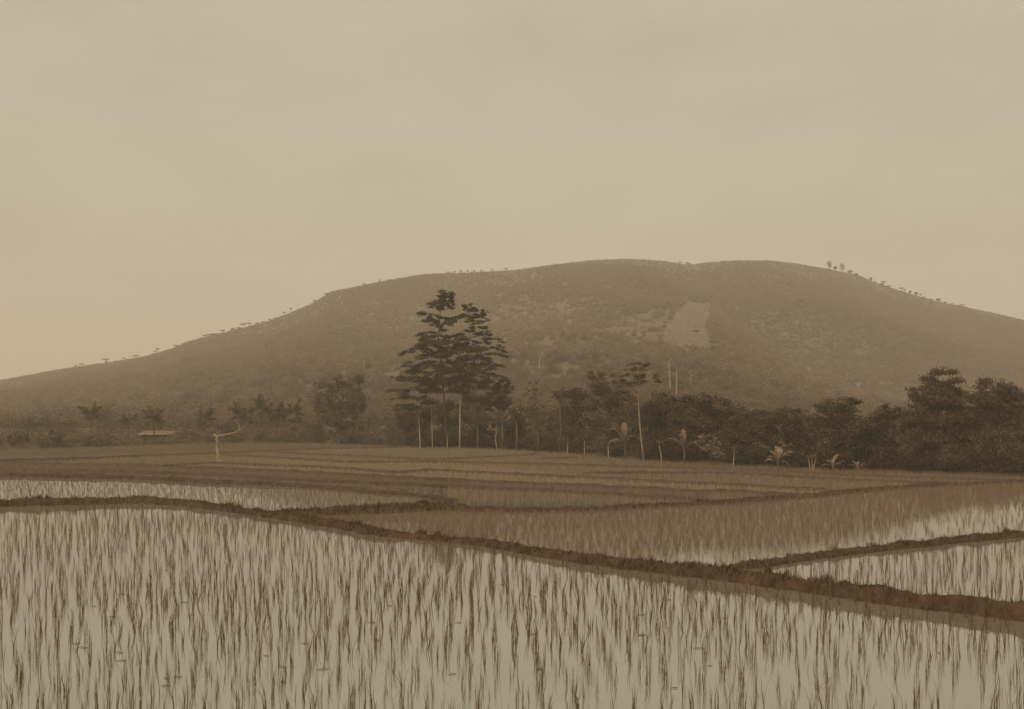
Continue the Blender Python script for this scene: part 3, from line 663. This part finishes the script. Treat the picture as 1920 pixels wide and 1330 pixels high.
# big free-standing bushy tree at left and the hedge of bushes along the far-left paddies
T('bushy_tree', 'large round bushy tree standing alone left of the tall pair', 'tree', 640, 832, [(655,712,26,18),(618,722,30,17),(640,745,46,28),(610,758,24,26),(668,758,20,30),(636,778,40,24),(650,800,26,16)], None, .2, (.19, .12), 3.4, 'leaf_mid', seed=21)
lr = np.random.default_rng(77)
for i, x_ in enumerate(np.concatenate([np.arange(-60, 600, 46), np.arange(600, 770, 34)])):
    x_ = x_ + lr.uniform(-10, 10); yb = belt(x_) - .3; hgt = lr.uniform(14, 27); m_ = 'leaf_mid'
    if 255 < x_ < 330: hgt = 7
    T('hedge_bush', 'low hazy bush in the row edging the far left paddies', 'bush', x_, yb, [(x_, yb - hgt * .6, lr.uniform(20, 32), hgt * .8), (x_ + lr.uniform(-18, 18), yb - hgt, lr.uniform(10, 18), hgt * .6)],
      None, .05, (.16, .1), 3.2, m_, group='bushes edging the far left paddies', seed=i)
for i, x_ in enumerate(np.arange(-120, 780, 38)):
    x_ = x_ + lr.uniform(-14, 14); Yq = lr.uniform(128, 150); top = lr.uniform(762, 796)
    T('backdrop_tree', 'small hazy tree behind the bushes at the foot of the hill', 'tree', x_, 818, [(x_, (top + 818) / 2, lr.uniform(16, 28), (818 - top) * .52), (x_ + lr.uniform(-12, 12), top + 8, lr.uniform(9, 15), 10)],
      [(x_, 822), (x_, 806), (x_ + 2, top + 8)], .07, (.22, .14), 3.0, 'leaf_mid', group='small trees at the foot of the hill at left', seed=200 + i, Y0=Yq)
for i, x_ in enumerate(np.arange(960, 1960, 52)):
    x_ = x_ + lr.uniform(-16, 16); Yq = gd(belt(x_)) + lr.uniform(14, 26); top = np.interp(x_, [960, 1250, 1420, 1650, 1960], [770, 750, 772, 764, 735]) + lr.uniform(-10, 10)
    T('backdrop_tree', 'dark tree filling the second row of the wood at right', 'tree', x_, 835, [(x_, (top + 830) / 2, lr.uniform(28, 42), (830 - top) * .52), (x_ + lr.uniform(-16, 16), top + 10, lr.uniform(14, 22), 12)],
      [(x_, 838), (x_, 815), (x_ + 2, top + 10)], .1, (.22, .14), 3.2, 'leaf_dark', group='second row trees of the wood at right', seed=400 + i, Y0=Yq)
# undergrowth along the edge of the wood
def undergrowth():
    n = 60000; px = rng.uniform(740, 2000, n); dd = rng.uniform(0.5, 7.0, n); Y = np.array([gd(belt(p)) for p in px]) + dd
    z = np.abs(rng.normal(0, .30, n)) * (1 + .38 * dd) * np.clip(.4 + 1.6 * (fbm(px * .03, dd) + .3), .15, 1.6) + .12
    c = lower(np.stack([(px - HX) / F * Y, Y, z], 1)); return leaves(c, .36, .18, .4)
def undergrowth_left():
    n = 42000; px = rng.uniform(-140, 770, n); dd = rng.uniform(0.3, 26.0, n); Y = gd(belt(px)) + dd
    z = np.abs(rng.normal(0, .30, n)) * (1 + .07 * dd) * np.clip(.4 + 1.6 * (fbm(px * .03, dd * .3) + .3), .15, 1.6) + .15
    return leaves(lower(np.stack([(px - HX) / F * Y, Y, z], 1)), .4, .22, .4)
tag(link('undergrowth', arr_mesh('undergrowth', *undergrowth_left()), M['leaf_mid']), 'low growth between the far left bushes', kind='stuff')
tag(link('undergrowth', arr_mesh('undergrowth', *undergrowth()), M['leaf_dark']), 'low dark undergrowth along the edge of the wood', kind='stuff')

# ------------------------------------------------------------------ palms and bananas
def frond_mesh(name, nleaf, droop, lf, wd, seed):
    """unit-length frond along +X, arching down"""
    r = np.random.default_rng(seed); mb = MB(); n = 9
    P = lambda t: np.array([t * (1 - .22 * droop * t), 0, .28 * t * (1.6 - droop * 1.5 * t)])
    mb.tube([P(i / (n - 1)) for i in range(n)], [.014 * (1 - .8 * i / (n - 1)) for i in range(n)], 4)
    for i in range(nleaf):
        t = .12 + .87 * i / (nleaf - 1); ll = lf * (math.sin(math.pi * min(1, .12 + .86 * t)) ** .6) * r.uniform(.85, 1.1)
        for s in (-1, 1):
            b = P(t); d = np.array([.55, s * .8, -.35 - .3 * r.uniform()]); d /= np.linalg.norm(d)
            sd = np.array([.8, -s * .5, .1]) * wd; tip = b + d * ll + np.array([0, 0, -.12 * ll]); midp = b + d * ll * .5
            mb.add([b, midp + sd * .5, tip, midp - sd * .5], [(0, 1, 2, 3)])
    return mb.mesh(name)
FR = [frond_mesh('frond', 34, dr, .32, .034, i) for i, dr in enumerate((.7, 1.0, 1.3))]
def palm(label, px, py, R, base_y, n, m, tilt=(.1, 1.2), trunk_r=.1, seed=0, group=None, name='coconut_palm', Y0=None):
    r = np.random.default_rng(seed); base = gp(px, base_y, .12)
    if Y0: base = np.array([(px - HX) / F * Y0, Y0, .12])
    top = at(px, py, base[1]); e = tag(empty(name, base), label, 'palm', group); L_ = R * base[1] / F
    mb = MB(); h = top[2] - base[2]; mb.tube([(0, 0, -.3), (.03 * h, 0, h * .4), (0, 0, h * 1.0)], [trunk_r * 1.3, trunk_r, trunk_r * .8], 8, .06); link('trunk', mb.mesh('trunk', True), M['bark'], e)
    for i in range(n):
        key = (r.integers(3), m); me = FRM.setdefault(key, None)
        if me is None: me = FR[key[0]].copy(); me.materials.append(M[m]); FRM[key] = me
        o = link('frond', me, None, e, (0, 0, h)); a = 2.399 * i + r.uniform(-.3, .3); el = r.uniform(*tilt)
        o.rotation_euler = (r.uniform(-.3, .3), -el + .25, a); s_ = L_ * r.uniform(.8, 1.15); o.scale = (s_, s_, s_)
    return settle(e, base)
FRM = {}
palm('young coconut palm with pale arching fronds right of the tall pale trunk', 895, 795, 40, 839.5, 11, 'leaf_pale', (.2, 1.35), .1, 1)
palm('young coconut palm with upright pale fronds beside the small twin stemmed tree', 942, 792, 42, 841.5, 10, 'leaf_pale', (.5, 1.4), .1, 2)
palm('coconut palm with drooping bright fronds below the slender sparse tree', 1008, 797, 32, 846, 12, 'leaf_pale', (-.1, 1.0), .1, 3)
palm('upright palm between the shrub mass and the slender tree', 968, 790, 36, 843.5, 8, 'leaf_mid', (.8, 1.45), .1, 4)
palm('dark spiky headed palm standing above the wood', 1049, 742, 21, 848, 15, 'leaf_dark', (-.2, 1.4), .09, 5, name='spiky_palm')
for i, (x_, y_, R_, lab) in enumerate(((170, 776, 22, 'faint palm near the left edge of the wood'), (240, 790, 18, 'small palm just left of the pale hut'), (288, 782, 21, 'palm rising directly behind the pale hut'), (384, 786, 21, 'squat palm left of the bare dead trunk'),
        (452, 779, 24, 'palm above the tip of the dead branch'), (489, 766, 23, 'tallest palm of the left grove'), (517, 775, 22, 'palm between the tallest palm and the rightmost of the left grove'), (552, 775, 23, 'rightmost palm of the left grove'))):
    palm(lab, x_, y_, R_ * 1.4, belt(x_) - 2.2, 18, 'leaf_mid', (-.5, 1.35), .06, 20 + i, 'palms at the far left')

def banana_leaf(seed, torn=True):
    r = np.random.default_rng(seed); V = []; Fc = []; n = 13; dr = r.uniform(.7, 1.3)
    for i in range(n):
        t = i / (n - 1); x = t * (1 - .25 * dr * t); z = .55 * t - .62 * dr * t * t
        wd = .0 if t < .12 else .15 * math.sin(math.pi * (t - .12) / .88) ** .55
        j = r.uniform(.75, 1.1) if torn else 1
        V += [(x, -wd * j, z + .05 * wd * 4), (x, 0, z - .012), (x, wd * r.uniform(.75, 1.1), z + .05 * wd * 4)]
    for i in range(n - 1):
        for s in (0, 1): Fc.append((3*i+s, 3*i+s+1, 3*i+4+s, 3*i+3+s))
    mb = MB(); mb.add(V, Fc); mb.tube([V[3*i+1] for i in range(n)], [.02 * (1 - .8 * i / (n-1)) for i in range(n)], 4)
    return mb.mesh('leaf')
BL = [banana_leaf(i) for i in range(5)]
for me in BL: me.materials.append(M['leaf_glossy'])
def banana(label, px, by, py, Lp, dirs, r0=.13):
    r0 *= .65
    base = gp(px, by, .12); top = at(px, py, base[1]); h = top[2] - base[2]; e = tag(empty('banana_plant', base), label, 'banana plant')
    mb = MB(); mb.tube([(0, 0, -.2), (.02, 0, h * .5), (0, 0, h)], [r0, r0 * .8, r0 * .55], 9, .05); link('pseudostem', mb.mesh('pseudostem', True), M['leaf_mid'], e)
    for i, (az, el, s_) in enumerate(dirs):
        o = link('leaf', BL[i % 5], None, e, (0, 0, h - .05)); o.rotation_euler = (random.uniform(-.4, .4), -math.radians(el), math.radians(az)); s_ *= 1.35 * Lp * base[1] / F; o.scale = (s_, s_ * .85, s_)
    settle(e, base)
banana('tall banana plant with split pale leaves at the wood edge', 1283, 867, 838, 40, [(182, 22, 1.1), (200, 60, .7), (60, 72, .75), (95, 80, .8), (0, 5, .95), (-20, 12, .8), (120, 55, .8), (250, 30, .7)])
banana('banana plant with broad drooping leaf left of the forked trunk', 1172, 860, 828, 40, [(176, 40, 1.1), (170, -5, .8), (90, 75, .9), (20, 45, .9), (-30, 30, .8), (230, 40, .7)])
banana('small leafy banana plant before the dark bush', 1458, 878, 866, 30, [(170, 10, .8), (140, 55, .9), (60, 60, 1.0), (20, 30, .9), (-10, -5, .8), (100, 80, 1.1), (195, 35, .7)], .09)
banana('spreading banana sucker right of the three stakes', 1562, 881, 874, 26, [(172, 8, .8), (150, 40, .7), (40, 42, 1.2), (15, 12, 1.0), (-15, 20, .8), (100, 70, .6)], .07)
banana('lowest banana sucker near the bamboo clump', 1608, 883, 876, 24, [(175, 15, .8), (10, 15, .9), (60, 30, .8), (130, 35, .7), (-30, 5, .7)], .06)
T('pale_shrub', 'small pale bush standing behind the small leafy banana plant', 'bush', 1468, 877, [(1466,836,9,10),(1470,850,14,9)], None, .04, (.2, .12), 1.6, 'leaf_pale')

# ------------------------------------------------------------------ dead trunk, huts, bare trees
def dead_trunk():
    base = gp(408, 865, 0.0); Yb = base[1]; e = tag(empty('dead_trunk', base), 'bare pale dead trunk with one crooked branch standing in the far paddy', 'dead tree')
    q = lambda x, y, dy=0: at(x, y, Yb + dy) - base
    mb = MB(); mb.tube([q(410, 871), q(411, 866), q(409.5, 860), q(408.2, 852), q(409, 845), q(407.6, 838), q(408.3, 831), q(407, 825), q(407.8, 820), q(405, 817), q(402.5, 814)], [.25, .19, .13, .105, .12, .10, .108, .095, .12, .095, .04], 9, .22); link('trunk', mb.mesh('trunk'), M['deadwood'], e)
    mb = MB(); mb.tube([q(406, 819), q(412, 817), q(422, 815, .1), q(436, 812.5, .2), q(445, 810, .2), q(448.5, 805, .2), q(449, 799, .25), q(446, 793, .3), q(439, 787, .4)], [.08, .07, .06, .052, .05, .04, .03, .022, .014], 7, .12)
    mb.tube([q(448, 807, .2), q(455, 801, .1), q(461, 798, .1)], [.035, .02, .01], 5); mb.tube([q(407, 818), q(401, 815.5), q(398, 817)], [.07, .045, .03], 6, .1)
    link('branch', mb.mesh('branch'), M['deadwood'], e)
    mb = MB(); mb.tube([q(406, 866), q(401, 868), q(396, 867)], [.1, .09, .05], 6, .2); link('root', mb.mesh('root'), M['bark'], e); settle(e, base)
dead_trunk()
def hut():
    Yb = gd(829.0); base = np.array([(292 - HX) / F * Yb, Yb, .1]); e = tag(empty('hut', base), 'low long hut with pale roof edge half hidden among far bushes', 'hut')
    m_ = Yb / F; X = lambda p: (p - 292) * m_; Z = lambda p: CH + (HY - p) * m_ - .1
    def part(nm, m, *boxes, par=e):
        mb = MB()
        for b in boxes: mb.box(*b)
        return link(nm, mb.mesh(nm), M[m], par)
    wl = part('wall', 'dark', ((X(264), .2, 0), (X(312), 2.6, Z(816))))
    part('gable_wall', 'plaster', ((X(313), -.05, 0), (X(325), 2.4, Z(813.4))))
    mb = MB(); x0, x1 = X(259.5), X(326.5); z0, z1 = Z(814.5), Z(808.5)
    mb.add([(x0, -.35, z0), (x1, -.35, z0), (x1 - .2, 1.3, z1), (x0 + .2, 1.3, z1), (x0, 2.95, z0), (x1, 2.95, z0)], [(0, 1, 2, 3), (3, 2, 5, 4), (0, 3, 4), (1, 5, 2), (0, 4, 5, 1)])
    rf = link('roof', mb.mesh('roof'), M['thatch'], e)
    part('eave_board', 'plaster', ((x0, -.42, z0 - .02), (x1, -.36, z0 + .09)), par=rf)
    part('door', 'bark', ((X(284), .13, 0), (X(292), .19, Z(818)))); settle(e, base)
hut()
def hill_hut():
    p = HF.hit(1304, 623); s_ = p[1] / F; e = tag(empty('field_hut', p), 'tiny dark field hut on the cleared plot of the hillside', 'hut')
    mb = MB(); mb.box((-6*s_, -2*s_, -.5), (6*s_, 3*s_, 3.2*s_)); link('wall', mb.mesh('wall'), M['dark'], e)
    mb = MB(); a, b, z0, z1 = 9.5*s_, 5*s_, 2.6*s_, 6*s_
    mb.add([(-a,-b,z0),(a,-b,z0),(a*.8,.5*s_,z1),(-a*.8,.5*s_,z1),(-a,b+s_,z0),(a,b+s_,z0)], [(0,1,2,3),(3,2,5,4),(0,3,4),(1,5,2),(0,4,5,1)]); link('roof', mb.mesh('roof'), M['thatch'], e)
hill_hut()
def bare_tree(px, py, top, label, rad=.16, lean=0, twigs=3, group=None, fan=None):
    p = HF.hit(px, py); Yb = p[1]; h = (py - top) * Yb / F; rad *= 1.35; e = tag(empty('bare_tree', p), label, 'bare tree', group); r = np.random.default_rng(int(px)); lx = lean * Yb / F
    mb = MB(); mb.tube([(0, 0, -.6), (lx * .2, 0, h * .35), (lx * .6, 0, h * .7), (lx, 0, h)], [rad * 1.2, rad, rad * .7, rad * .3], 6, .08); link('trunk', mb.mesh('trunk'), M['bark_pale'], e)
    for i in range(twigs):
        t = r.uniform(.55, .97); a = r.uniform(0, 6.28); l = h * r.uniform(.08, .2); b = np.array([lx * t, 0, h * t])
        mb = MB(); mb.tube([b, b + np.array([math.cos(a) * l * .6, math.sin(a) * l * .4, l * .5]), b + np.array([math.cos(a) * l, math.sin(a) * l * .6, l])], [rad * .4, rad * .28, rad * .1], 4); link('branch', mb.mesh('branch'), M['bark_pale'], e)
    if fan:
        for i in range(15):
            a = math.radians(-78 + 156 * i / 14) + r.uniform(-.06, .06); l = fan * Yb / F * r.uniform(.8, 1.1) * (1 - .1 * math.cos(a)); dy = r.uniform(-.5, .5) * l; b = np.array([0, 0, h])
            mb = MB(); pts = [b + np.array([math.sin(a) * l * t, dy * t, math.cos(a) * l * t * .95 - .16 * l * abs(math.sin(a)) * t * t]) for t in (0, .35, .7, 1)]
            mb.tube(pts, [rad * .8, rad * .7, rad * .55, rad * .25], 4); link('branch', mb.mesh('branch'), M['bark_pale'], e)
GB = 'bare pale trunks above the wood'
for x_, yb, yt, ln, lab in ((1240, 735, 706, -1, 'short thin pale bare trunk just right of the forked tree crown'), (1257, 742, 676, -3, 'tallest pale bare trunk rising behind the wood'), (1268, 748, 690, 1, 'pale bare trunk right of the tallest one'), (1284, 740, 712, 0, 'short pale bare trunk, third from the tallest one'),
        (1294, 740, 702, 2, 'leaning pale bare trunk, middle of the row behind the wood'), (1325, 735, 722, 0, 'stub of pale trunk above the wide dark tree'), (1012, 700, 668, 0, 'lone pale bare trunk above the slender sparse tree'), (1675, 745, 725, -1, 'lone thin pale trunk left of the bamboo clump'), (683, 700, 676, 0, 'thin pale trunk on the slope above the round bushy tree')):
    bare_tree(x_, yb, yt, lab, .17, ln, 3, GB)
bare_tree(1605, 686, 680, 'pale fan shaped bleached tree standing out on the right slope', .28, 0, 0, None, 22)

# skyline trees
def skyline(hill, px, hpx, w_, label, group=None, kind='round', dy=0, name='skyline_tree'):
    Yc = float(hill.yc(np.array(float(px)))) * .995; z = float(hill.z(np.array(float(px)), np.array(Yc))); p = np.array([(px - HX) / F * Yc, Yc, z]); s_ = Yc / F
    e = tag(empty(name, p), label, 'tree', group); r = np.random.default_rng(int(px * 3)); h = hpx * s_; a = w_ * s_
    mb = MB(); mb.tube([(0, 0, -.8), (.1 * a, 0, h * .5), (0, 0, h * .85)], [.22, .2, .1], 5); link('trunk', mb.mesh('trunk'), M['bark'], e)
    n = 240; u = unit(r.normal(size=(n, 3))) * r.uniform(.2, 1, (n, 1))
    if kind == 'round': c = np.array([0, 0, h * .68]) + u * np.array([a, a, h * .33])
    elif kind == 'tall': c = np.array([0, 0, h * .62]) + u * np.array([a, a, h * .42])
    else: c = np.array([0, 0, h * .9]) + u * np.array([a, a, h * .12])
    v, f = leaves(c, 1.2, .8, .4, r=r); link('crown', arr_mesh('crown', v, f), M['leaf_dark'], e)
skyline(HB, 1555, 20, 6, 'tall oval tree on the right skyline, left of the pair', None, 'tall')
skyline(HB, 1579, 19, 5.5, 'tall thin tree on the right skyline, right of the pair', None, 'tall')
skyline(HB, 1566, 11, 4, 'small tree between the two tall skyline trees', None)
skyline(HB, 1594, 9, 6, 'low spreading tree right of the two tall skyline trees', None)
skyline(HB, 1605, 5, 4, 'smallest bush at the shoulder of the right skyline', None)
for x_ in (1634, 1642, 1651, 1658, 1668, 1690, 1697, 1705, 1716, 1724, 1733, 1745, 1758, 1772, 1785, 1797, 1806):
    skyline(HB, x_ + lr.uniform(-2, 2), lr.uniform(2.5, 9), lr.uniform(1.5, 5), 'tiny tree on the descending right skyline', 'tiny trees on the right skyline', ('flat', 'round')[int(lr.integers(2))])
for x_ in (143, 152, 199, 207, 238, 252, 262, 284, 296, 324, 378, 386, 398, 404, 412, 430, 437, 446, 454, 466, 475, 486, 497, 530, 552, 585, 612):
    skyline(HF, x_ + lr.uniform(-9, 9), lr.uniform(2.5, 10), lr.uniform(2, 7), 'tiny spreading tree on the left skyline of the hill', 'tiny trees on the left skyline', 'flat')
for x_ in (680, 712, 840, 850, 862, 874, 888, 905, 925, 950, 1276, 1286, 1295):
    skyline(HF, x_ + lr.uniform(-3, 3), lr.uniform(3, 5), lr.uniform(2, 3.5), 'minute bush breaking the middle skyline of the hill', 'minute bushes on the middle skyline', 'flat')

# ------------------------------------------------------------------ haze
hm = bpy.data.materials.new('haze'); hm.use_nodes = True; t = hm.node_tree; t.nodes.clear()
o_ = t.nodes.new('ShaderNodeOutputMaterial'); pv = t.nodes.new('ShaderNodeVolumePrincipled')
pv.inputs['Density'].default_value = 0.00047; pv.inputs['Color'].default_value = (0.98, 0.905, 0.78, 1)
t.links.new(pv.outputs[0], o_.inputs['Volume'])
mb = MB(); mb.box((-2700, -220, -6.4), (2700, 3500, 262)); tag(link('haze', mb.mesh('haze'), hm), 'thin pale haze in the air', kind='stuff')
